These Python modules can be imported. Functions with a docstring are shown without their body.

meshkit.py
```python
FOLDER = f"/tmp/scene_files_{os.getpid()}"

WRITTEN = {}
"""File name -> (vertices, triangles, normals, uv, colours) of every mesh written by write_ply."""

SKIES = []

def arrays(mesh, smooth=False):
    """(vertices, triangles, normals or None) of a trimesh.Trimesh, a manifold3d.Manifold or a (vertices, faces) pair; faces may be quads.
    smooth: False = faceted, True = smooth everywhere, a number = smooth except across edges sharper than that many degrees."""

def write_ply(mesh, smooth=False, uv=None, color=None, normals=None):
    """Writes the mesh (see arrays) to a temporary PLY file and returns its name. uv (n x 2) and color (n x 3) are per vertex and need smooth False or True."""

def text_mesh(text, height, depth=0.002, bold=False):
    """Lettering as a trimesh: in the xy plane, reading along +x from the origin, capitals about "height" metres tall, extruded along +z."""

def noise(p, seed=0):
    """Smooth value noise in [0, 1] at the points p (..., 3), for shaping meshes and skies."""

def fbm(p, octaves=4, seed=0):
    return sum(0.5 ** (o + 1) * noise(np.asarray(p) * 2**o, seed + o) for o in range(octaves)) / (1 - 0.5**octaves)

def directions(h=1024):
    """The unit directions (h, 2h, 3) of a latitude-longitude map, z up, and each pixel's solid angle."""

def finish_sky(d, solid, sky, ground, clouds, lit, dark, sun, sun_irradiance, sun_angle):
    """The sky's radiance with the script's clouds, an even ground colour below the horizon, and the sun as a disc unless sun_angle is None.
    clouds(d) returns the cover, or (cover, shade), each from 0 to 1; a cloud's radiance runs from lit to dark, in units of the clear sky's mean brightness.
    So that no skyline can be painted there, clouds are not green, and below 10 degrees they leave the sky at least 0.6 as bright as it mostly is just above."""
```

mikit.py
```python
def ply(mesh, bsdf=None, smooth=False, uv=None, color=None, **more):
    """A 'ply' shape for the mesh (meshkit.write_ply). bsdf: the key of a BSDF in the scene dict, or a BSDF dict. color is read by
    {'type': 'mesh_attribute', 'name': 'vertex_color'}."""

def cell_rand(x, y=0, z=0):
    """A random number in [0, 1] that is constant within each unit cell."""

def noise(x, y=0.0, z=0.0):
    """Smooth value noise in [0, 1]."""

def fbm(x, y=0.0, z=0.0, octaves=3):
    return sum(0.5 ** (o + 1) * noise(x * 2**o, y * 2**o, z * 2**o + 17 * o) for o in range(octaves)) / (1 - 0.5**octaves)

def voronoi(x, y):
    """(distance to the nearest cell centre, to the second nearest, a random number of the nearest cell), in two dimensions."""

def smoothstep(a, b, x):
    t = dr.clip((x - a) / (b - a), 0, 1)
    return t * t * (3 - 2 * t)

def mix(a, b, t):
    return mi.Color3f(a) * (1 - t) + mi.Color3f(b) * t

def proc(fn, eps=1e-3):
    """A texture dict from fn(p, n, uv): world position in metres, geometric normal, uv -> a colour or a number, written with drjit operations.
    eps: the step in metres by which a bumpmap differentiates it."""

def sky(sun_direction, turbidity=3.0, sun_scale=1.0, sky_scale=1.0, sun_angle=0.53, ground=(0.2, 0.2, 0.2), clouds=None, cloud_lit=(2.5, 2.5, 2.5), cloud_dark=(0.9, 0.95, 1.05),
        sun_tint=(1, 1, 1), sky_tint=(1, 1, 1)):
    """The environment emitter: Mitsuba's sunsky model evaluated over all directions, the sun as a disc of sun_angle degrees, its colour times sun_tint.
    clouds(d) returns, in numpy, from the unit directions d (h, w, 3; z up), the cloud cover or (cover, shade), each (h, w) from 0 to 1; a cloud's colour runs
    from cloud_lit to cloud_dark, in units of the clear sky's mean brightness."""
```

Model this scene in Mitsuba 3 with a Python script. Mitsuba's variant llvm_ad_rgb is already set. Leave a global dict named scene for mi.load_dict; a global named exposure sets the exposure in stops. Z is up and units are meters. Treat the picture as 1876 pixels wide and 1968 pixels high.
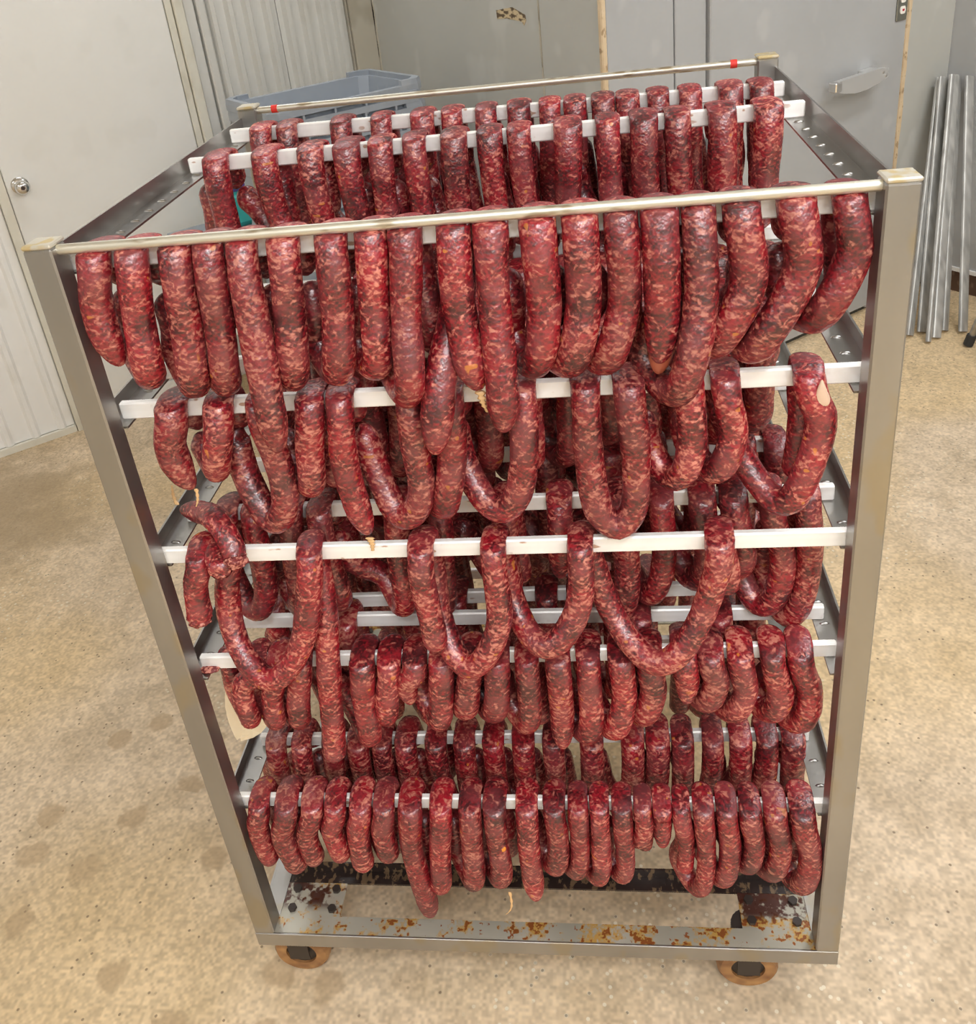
import math, numpy as np, trimesh, mitsuba as mi, drjit as dr, mikit, meshkit
import manifold3d as m3
from scipy.interpolate import CubicSpline
from mikit import noise, fbm, smoothstep, mix, cell_rand, voronoi

T = mi.ScalarTransform4f
scene, labels = {}, {}
RNG = np.random.default_rng(7)

# ------------------------------------------------------------------ camera, lights, exposure
exposure = 1.38
CAM = np.array([0.1754, -1.0512, 1.8323])
RIGHT = np.array([0.98827, 0.103956, -0.111874]); FWD = np.array([-0.144082, 0.877528, -0.457367])
FWD /= np.linalg.norm(FWD)
DOWN = np.cross(FWD, RIGHT); DOWN /= np.linalg.norm(DOWN)
scene['camera'] = {'type': 'perspective', 'fov_axis': 'x', 'fov': 2 * math.degrees(math.atan(938 / 1827.04)),
                   'near_clip': 0.05, 'far_clip': 60.0,
                   'principal_point_offset_x': (938 - 895.7) / 1876, 'principal_point_offset_y': (984 - 756.6) / 1968,
                   'to_world': T().look_at(origin=CAM.tolist(), target=(CAM + FWD).tolist(), up=(-DOWN).tolist())}
E1 = np.array([0.777, 0.629]); E2 = np.array([-0.629, 0.777])     # the room's own axes; the rack stands askew in it
# (along e1, along e2, brightness) of the ceiling's fluorescent fixtures
LAMPS = [(-0.75, -1.45, 15.0), (-0.75, -3.1, 24.0), (1.3, -0.9, 9.0), (1.3, -2.7, 13.0), (-2.9, 0.6, 8.0), (0.5, 2.2, 5.0), (2.6, 0.3, 10.0), (-2.9, -2.2, 12.0)]
CEIL = 3.05
LAMP_RGB = (0.985, 1.0, 1.02)

# ------------------------------------------------------------------ helpers
def numbered(name):
    k, i = name, 0
    while k in labels or k in scene or any(q.startswith(k + '__') for q in (scene if i == 0 else ())):
        i += 1; k = f'{name}_{i:03d}'
    return k
USED = {}
def uniq(name):
    i = USED.get(name, -1) + 1; USED[name] = i
    return name if i == 0 else f'{name}_{i:03d}'
def obj(name, mesh, mat, parent=None, smooth=False, label=None, **kw):
    key = uniq(f'{parent}__{name}' if parent else name)
    scene[key] = mesh if isinstance(mesh, dict) else mikit.ply(mesh, mat, smooth=smooth, **kw)
    if label: labels.setdefault(key, {})['label'] = label
    return key
def thing(name, label, cat, group=None):
    key = uniq(name); tag(key, label, cat, group); return key
def tag(key, label, cat=None, group=None, kind=None):
    labels[key] = {'label': label}
    if cat: labels[key]['category'] = cat
    if group: labels[key]['group'] = group
    if kind: labels[key]['kind'] = kind
def struct(name, mesh, mat, label, smooth=False):
    key = obj(name, mesh, mat, None, smooth); labels[key] = {'kind': 'structure', 'label': label}; return key
def cat(ms): return trimesh.util.concatenate(ms)
def box(x0, x1, y0, y1, z0, z1):
    b = trimesh.creation.box((x1 - x0, y1 - y0, z1 - z0)); b.apply_translation(((x0 + x1) / 2, (y0 + y1) / 2, (z0 + z1) / 2)); return b
def cbox(x0, x1, y0, y1, z0, z1, c=0.002):
    """a box with its edges bevelled by c"""
    v = []
    for sx, ax in ((x0, 1), (x1, -1)):
        for sy, ay in ((y0, 1), (y1, -1)):
            for sz, az in ((z0, 1), (z1, -1)):
                v += [(sx + ax * c, sy + ay * c, sz), (sx + ax * c, sy, sz + az * c), (sx, sy + ay * c, sz + az * c)]
    return trimesh.convex.convex_hull(np.array(v))
def man(m): return m3.Manifold(m3.Mesh(np.asarray(m.vertices, np.float32), np.asarray(m.faces, np.uint32)))
def tri(m):
    q = m.to_mesh(); return trimesh.Trimesh(q.vert_properties[:, :3], q.tri_verts, process=False)
ROOM = np.eye(4); ROOM[:2, 0] = E1; ROOM[:2, 1] = E2                  # (along e1, along e2, up) -> world
def room(m): m = m.copy(); m.apply_transform(ROOM); return m
def rpt(s, m, z): return np.array([*(E1 * s + E2 * m), z])
def cyl(p0, p1, r, n=16):
    return trimesh.creation.cylinder(radius=r, segment=np.array([p0, p1], float), sections=n)
def extrude_z(poly, z0, z1):
    from shapely.geometry import Polygon
    m = trimesh.creation.extrude_polygon(Polygon(poly), z1 - z0, engine='earcut'); m.apply_translation((0, 0, z0)); return m
def orient(frame, org):
    M = np.eye(4); M[:3, :3] = np.array(frame, float).T; M[:3, 3] = org; return M

def tube(points, radius, n=16, step=0.008, end0='round', end1='round', seed=0, rough=0.05, ident=0, zflat=None):
    """a sausage skin swept along the points; ends 'round', 'taper' or 'cut'. Returns (mesh, uv)."""
    P = np.asarray(points, float)
    d = np.r_[0, np.cumsum(np.linalg.norm(np.diff(P, axis=0), axis=1) ** 0.6)]
    sp = CubicSpline(d, P)
    f = sp(np.linspace(0, d[-1], 400)); a = np.r_[0, np.cumsum(np.linalg.norm(np.diff(f, axis=0), axis=1))]
    L = a[-1]; k = max(6, int(L / step))
    s = np.linspace(0, L, k + 1)
    extra = radius * np.array([0.03, 0.1, 0.25, 0.45, 0.7])
    s = np.unique(np.r_[s[(s > radius) & (s < L - radius)], 0, extra, L - extra, L])
    c = np.stack([np.interp(s, a, f[:, i]) for i in range(3)], 1)
    t = np.gradient(c, s, axis=0); t /= np.linalg.norm(t, axis=1, keepdims=True)
    u = np.cross(t[0], [0.3, 0.2, 0.9]); u /= np.linalg.norm(u)
    U = []
    for q in t:
        u = u - q * (u @ q); u /= np.linalg.norm(u); U.append(u)
    U = np.array(U); V = np.cross(t, U)
    rr = np.full(len(s), radius)
    rr *= 0.97 + 0.16 * (meshkit.fbm(np.stack([s * 14, s * 0 + seed * 3.7, s * 0], 1), 2, seed % 97) - 0.5)
    def prof(x, kind):
        if kind == 'cut': return np.where(x < 1e-6, 0.55, np.clip(0.86 + x / radius * 0.3, 0, 1))
        if kind == 'taper':
            w = np.clip(x / (2.4 * radius), 0, 1); return np.sqrt(np.clip(1 - (1 - w) ** 1.7, 0, 1)) * (x > 0) + 0.02
        w = np.clip(x / radius, 0, 1); return np.sqrt(np.clip(1 - (1 - w) ** 2, 0, 1)) + 0.004
    rr *= prof(s, end0) * prof(L - s, end1)
    th = np.arange(n) / n * 2 * np.pi
    ring = np.cos(th)[None, :, None] * U[:, None] + np.sin(th)[None, :, None] * V[:, None]
    X = c[:, None] + rr[:, None, None] * ring
    bump = (meshkit.fbm(X * 55, 2, seed % 89) - 0.5) * rough * 2.0 + (meshkit.fbm(X * 170, 1, 5) - 0.5) * rough * 0.55
    if 'cut' in (end0, end1):
        near = np.minimum(s if end0 == 'cut' else 9, L - s if end1 == 'cut' else 9)
        bump = bump + (meshkit.noise(X * 260, 3) - 0.5) * 0.75 * (np.clip(1 - near / 0.012, 0, 1))[:, None]
    X = X + (rr[:, None] * bump)[..., None] * ring
    if zflat is not None:                                            # its own weight presses it flat where it lies on the stick
        zz = X[..., 2]; X[..., 2] = np.where(zz > zflat, zflat + (zz - zflat) * 0.19, zz)
    v = X.reshape(-1, 3)
    i, j = np.meshgrid(np.arange(len(s) - 1), np.arange(n), indexing='ij'); i, j = i.ravel(), j.ravel(); q = (j + 1) % n
    A, B, C, D = i * n + j, i * n + q, (i + 1) * n + q, (i + 1) * n + j
    F = np.vstack([np.stack([A, B, C], 1), np.stack([A, C, D], 1)])
    m = len(v); v = np.vstack([v, X[0].mean(0), X[-1].mean(0)])
    jj = np.arange(n); F = np.vstack([F, np.stack([(jj + 1) % n, jj, jj * 0 + m], 1), np.stack([(len(s) - 1) * n + jj, (len(s) - 1) * n + (jj + 1) % n, jj * 0 + m + 1], 1)])
    uv = np.stack([np.tile(th / 6.2832, len(s)), np.repeat(s, n) + 4.0 * ident], 1); uv = np.vstack([uv, [0, 4.0 * ident], [0, L + 4.0 * ident]])
    return trimesh.Trimesh(v, F, process=False), uv

# ------------------------------------------------------------------ materials
def two(b): return {'type': 'twosided', 'b': b}
def pr(color, rough, metal=0.0, spec=0.5, **kw):
    c = color if isinstance(color, dict) else {'type': 'rgb', 'value': list(color)}
    r = rough if isinstance(rough, dict) else float(rough)
    return {'type': 'principled', 'base_color': c, 'roughness': r, 'metallic': float(metal), 'specular': float(spec), **kw}
def bump(b, fn, s=1.0, eps=1e-3): return {'type': 'bumpmap', 'tex': mikit.proc(fn, eps), 'scale': s, 'b': b}

def meat(p, n, uv):
    ident = dr.floor((uv.y + 1.0) / 4.0)
    k = cell_rand(ident, 3.0, 1.0); k2 = cell_rand(ident, 9.0, 4.0)
    off = k * 3.1
    x, y, z = p.x * 1.0 + off, p.y + k2 * 2.0, p.z
    w = fbm(x * 70, y * 70, z * 70, 2) - 0.5; w2 = fbm(x * 70 + 9, y * 70 + 4, z * 70 + 2, 2) - 0.5
    a = fbm(x * 140 + w * 2.4, y * 140 + w2 * 2.4, z * 140 - w * 2.0, 3)
    b = fbm(x * 260 + w * 3, y * 260 + w2 * 3, z * 260, 2)
    big = fbm(x * 24 + 5, y * 24, z * 20, 2)
    red = mix((0.042, 0.0008, 0.003), (0.265, 0.005, 0.013), smoothstep(0.28, 0.70, big * 0.45 + b * 0.55))
    red = mix(red, (0.20, 0.035, 0.04), 0.5 * smoothstep(0.48, 0.72, fbm(x * 30, y * 30 + 7, z * 26, 2)))
    fat = mix((0.30, 0.050, 0.045), (0.54, 0.21, 0.15), smoothstep(0.3, 0.7, b))
    m = smoothstep(0.485, 0.70, a * 0.75 + b * 0.25 + (big - 0.5) * 0.22 + (k - 0.5) * 0.07)
    c = mix(red, fat, m * 0.78)
    o = smoothstep(0.86, 0.92, noise(x * 95 + 11, y * 95, z * 95)) * smoothstep(0.5, 0.6, big)
    c = mix(c, (0.50, 0.17, 0.025), o * 0.7)
    return c * (0.78 + 0.40 * k2)
def meat_h(p, n, uv):
    return fbm(p.x * 120, p.y * 120, p.z * 150, 2) * 0.0011 + noise(p.x * 420, p.y * 420, p.z * 420) * 0.00045
scene['sausage_skin'] = bump(pr(mikit.proc(meat), 0.38, 0, 0.7, clearcoat=1.0, clearcoat_gloss=0.82), meat_h, 1.0, 8e-4)
scene['meat_inside'] = pr(mikit.proc(lambda p, n, uv: mix((0.16, 0.02, 0.02), (0.52, 0.20, 0.15), smoothstep(0.42, 0.62, fbm(p.x * 260, p.y * 260, p.z * 260, 2)))), 0.55)
scene['casing'] = two(pr((0.66, 0.42, 0.20), 0.4))
scene['casing_pale'] = two(pr((0.64, 0.46, 0.34), 0.35))
scene['casing_red'] = pr((0.30, 0.075, 0.040), 0.28)
scene['fat_orange'] = pr((0.70, 0.25, 0.03), 0.4)

def steel(p, n, uv):
    g = noise(p.x * 30, p.y * 30, p.z * 3.0) * 0.5 + noise(p.x * 7 + 3, p.y * 7, p.z * 6) * 0.5
    c = mix((0.30, 0.29, 0.275), (0.44, 0.43, 0.41), g)
    d = smoothstep(0.55, 0.72, fbm(p.x * 19, p.y * 19, p.z * 9 + 4, 3))
    return mix(c, (0.40, 0.34, 0.22), d * 0.55)
scene['steel'] = pr(mikit.proc(steel), 0.36, 0.92)
scene['steel_clean'] = pr(mikit.proc(lambda p, n, uv: mix((0.30, 0.29, 0.275), (0.46, 0.45, 0.43), noise(p.x * 60, p.y * 8, p.z * 60))), 0.3, 0.95)
scene['rod_steel'] = pr(mikit.proc(lambda p, n, uv: mix((0.70, 0.67, 0.57), (0.30, 0.22, 0.12), 0.75 * smoothstep(0.56, 0.74, fbm(p.x * 28, p.y * 90, p.z * 90, 3)))), 0.38, 0.8)
scene['cap_steel'] = pr(mikit.proc(lambda p, n, uv: mix((0.66, 0.62, 0.52), (0.62, 0.50, 0.27), smoothstep(0.42, 0.62, fbm(p.x * 60, p.y * 60, p.z * 60, 2)))), 0.45, 0.7)
def stickc(p, n, uv):
    c = mix((0.84, 0.83, 0.80), (0.92, 0.915, 0.89), noise(p.x * 5, p.y * 40, p.z * 160))
    d = smoothstep(0.70, 0.78, fbm(p.x * 60, p.y * 60 + 3, p.z * 90, 2)) * smoothstep(0.5, 0.62, noise(p.x * 5.5, p.y * 9 + 2, p.z * 7))
    return mix(c, (0.40, 0.19, 0.09), d * 0.8)
scene['stick_metal'] = pr(mikit.proc(stickc), 0.45, 0.2)
scene['spare_stick'] = pr(mikit.proc(lambda p, n, uv: mix((0.34, 0.34, 0.33), (0.62, 0.62, 0.60), noise(p.x * 60, p.y * 60, p.z * 4))), 0.45, 0.6)
def grease(p, n, uv):
    c = mix((0.30, 0.285, 0.225), (0.42, 0.40, 0.335), noise(p.x * 14, p.y * 14, 1.0))
    a = fbm(p.x * 30, p.y * 38, 2.0, 3); b = fbm(p.x * 150 + 5, p.y * 150, 3.0, 3); g = fbm(p.x * 9, p.y * 9, 8.0, 2)
    heavy = smoothstep(0.335, 0.37, dr.abs(p.x))                       # the caster plates at both ends collected the most drippings
    c = mix(c, (0.46, 0.25, 0.03), 0.85 * smoothstep(0.49, 0.64, a * 0.6 + b * 0.4 + (g - 0.5) * 0.15))
    c = mix(c, (0.20, 0.05, 0.015), 0.9 * smoothstep(0.60, 0.68, b * 0.65 + a * 0.35 + (g - 0.5) * 0.2))
    c = mix(c, (0.055, 0.012, 0.008), 0.95 * heavy * smoothstep(0.045, 0.07, p.y) * smoothstep(0.45, 0.55, fbm(p.x * 26 + 9, p.y * 26, 5.0, 3) * 0.7 + b * 0.3))
    return c
scene['greasy_steel'] = pr(mikit.proc(grease), 0.3, 0.35)
scene['black_drip'] = pr(mikit.proc(lambda p, n, uv: mix((0.02, 0.012, 0.01), (0.17, 0.11, 0.06), 0.7 * smoothstep(0.54, 0.66, fbm(p.x * 150, p.y * 90, p.z * 60, 3)))), 0.35)
scene['wheel_rubber'] = pr(mikit.proc(lambda p, n, uv: mix((0.36, 0.19, 0.07), (0.15, 0.06, 0.025), fbm(p.x * 60, p.y * 60, p.z * 60, 2))), 0.4)
scene['dark_metal'] = pr((0.05, 0.04, 0.035), 0.4, 0.5)
scene['red_tape'] = pr((0.62, 0.03, 0.02), 0.5)
def floorc(p, n, uv):
    x, y = p.x, p.y
    a = fbm(x * 1.7 + 3, y * 1.7, 0.5, 3); b = fbm(x * 9, y * 9, 1.5, 3); g = noise(x * 160, y * 160, 0.0); g2 = noise(x * 75, y * 75, 4.0)
    c = mix((0.43, 0.335, 0.225), (0.64, 0.515, 0.37), smoothstep(0.3, 0.7, a * 0.55 + b * 0.45))
    c = mix(c, (0.60, 0.44, 0.23), 0.6 * smoothstep(0.47, 0.70, fbm(x * 1.1 + 8, y * 1.1 + 2, 3.0, 2)))
    c = c * (0.70 + 0.17 * g2 + 0.34 * g)
    v1, v2, r1 = voronoi(x * 70, y * 70)
    c = mix(c, (0.66, 0.60, 0.47), 0.85 * smoothstep(0.30, 0.20, v1) * smoothstep(0.80, 0.86, r1) * smoothstep(0.42, 0.62, fbm(x * 2.2, y * 2.2, 9.0, 2)))
    c = mix(c, (0.13, 0.09, 0.055), 0.7 * smoothstep(0.24, 0.16, v1) * smoothstep(0.955, 0.965, r1))
    w1, w2, r2 = voronoi(x * 8.5 + 0.35 * b, y * 8.5 + 0.35 * a)
    spots = smoothstep(0.34, 0.22, w1 + 0.12 * (g2 - 0.5) + 0.18 * (b - 0.5)) * smoothstep(0.60, 0.66, r2) * smoothstep(0.95, 0.55, dr.sqrt(dr.square(x + 1.0) + dr.square(y - 0.2) * 1.6))
    c = mix(c, (0.33, 0.23, 0.13), 0.55 * spots)
    damp_shade = smoothstep(0.62, 0.25, dr.sqrt(dr.square((x + 2.35) * 0.75) + dr.square(y - 1.62)) + 0.35 * (b - 0.5))  # damp stain mixed with shadow, both painted into the floor colour at left
    c = mix(c, (0.30, 0.22, 0.13), 0.7 * damp_shade)
    return c
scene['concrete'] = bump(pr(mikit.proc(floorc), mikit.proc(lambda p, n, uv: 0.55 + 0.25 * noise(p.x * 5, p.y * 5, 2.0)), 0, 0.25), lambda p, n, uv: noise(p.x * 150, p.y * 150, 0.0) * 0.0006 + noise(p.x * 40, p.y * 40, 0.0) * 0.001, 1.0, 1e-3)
def paint(c1, c2, dirt, dk=0.5, f=5.0):
    def fn(p, n, uv):
        a = fbm(p.x * f, p.y * f, p.z * f * 0.6, 3)
        c = mix(c1, c2, a)
        d = smoothstep(0.60, 0.74, fbm(p.x * f * 2 + 4, p.y * f * 2, p.z * f * 1.2, 3))
        return mix(c, dirt, d * dk)
    return mikit.proc(fn)
scene['white_metal'] = pr(paint((0.72, 0.72, 0.70), (0.77, 0.77, 0.75), (0.50, 0.46, 0.38), 0.16), 0.42)
scene['rib_metal'] = pr(paint((0.58, 0.575, 0.54), (0.62, 0.615, 0.58), (0.45, 0.41, 0.33), 0.12), 0.38, 0.15)
scene['door_paint'] = pr(paint((0.68, 0.675, 0.64), (0.72, 0.715, 0.68), (0.56, 0.54, 0.48), 0.15), 0.45)
scene['trim_paint'] = pr(paint((0.58, 0.56, 0.47), (0.66, 0.64, 0.56), (0.42, 0.38, 0.28), 0.4), 0.45)
scene['tan_trim'] = pr(paint((0.36, 0.33, 0.26), (0.44, 0.41, 0.34), (0.26, 0.23, 0.17), 0.5), 0.5)
scene['grey_panel'] = bump(pr(paint((0.385, 0.385, 0.355), (0.44, 0.44, 0.41), (0.50, 0.50, 0.47), 0.5, 4.0), 0.45), lambda p, n, uv: noise(p.x * 260, p.y * 260, p.z * 260) * 0.0005, 1.0)
scene['pale_panel'] = bump(pr(paint((0.33, 0.335, 0.335), (0.375, 0.38, 0.38), (0.44, 0.44, 0.43), 0.4, 5.0), 0.42), lambda p, n, uv: noise(p.x * 300, p.y * 300, p.z * 300) * 0.0007, 1.0)
scene['foam'] = bump(pr(paint((0.50, 0.37, 0.22), (0.62, 0.50, 0.34), (0.28, 0.18, 0.09), 0.8, 30.0), 0.8), lambda p, n, uv: fbm(p.x * 120, p.y * 120, p.z * 60, 2) * 0.004, 1.0)
scene['joint'] = pr((0.05, 0.048, 0.042), 0.8)
scene['brown_sill'] = pr(paint((0.06, 0.03, 0.018), (0.11, 0.06, 0.035), (0.2, 0.14, 0.09), 0.5, 20.0), 0.7)
scene['adhesive'] = pr(mikit.proc(lambda p, n, uv: mix((0.10, 0.07, 0.04), (0.50, 0.40, 0.25), smoothstep(0.4, 0.6, fbm(p.x * 60, p.y * 60, p.z * 90, 2)))), 0.7)
scene['chrome'] = pr((0.72, 0.71, 0.69), 0.16, 1.0)
scene['handle_metal'] = pr((0.66, 0.66, 0.65), 0.38, 0.7)
scene['outlet_white'] = pr((0.78, 0.76, 0.70), 0.35)
scene['outlet_red'] = pr((0.35, 0.02, 0.03), 0.4)
scene['outlet_plate'] = pr((0.22, 0.22, 0.19), 0.3, 0.7)
scene['tote_plastic'] = pr(paint((0.225, 0.255, 0.295), (0.27, 0.30, 0.34), (0.36, 0.38, 0.40), 0.35, 9.0), 0.38)
scene['white_plastic'] = pr((0.80, 0.79, 0.76), 0.35)
scene['dark_plastic'] = pr((0.10, 0.11, 0.12), 0.3)
scene['purple'] = pr((0.16, 0.09, 0.36), 0.4)
scene['teal'] = pr((0.06, 0.45, 0.42), 0.4)
scene['paper'] = two(pr((0.82, 0.70, 0.50), 0.6))
scene['rubber'] = pr((0.02, 0.02, 0.02), 0.6)
scene['ceiling_paint'] = pr((0.70, 0.70, 0.67), 0.6)
scene['room_paint'] = pr((0.58, 0.57, 0.53), 0.6)
scene['lamp_housing'] = pr((0.75, 0.75, 0.73), 0.5)
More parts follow.
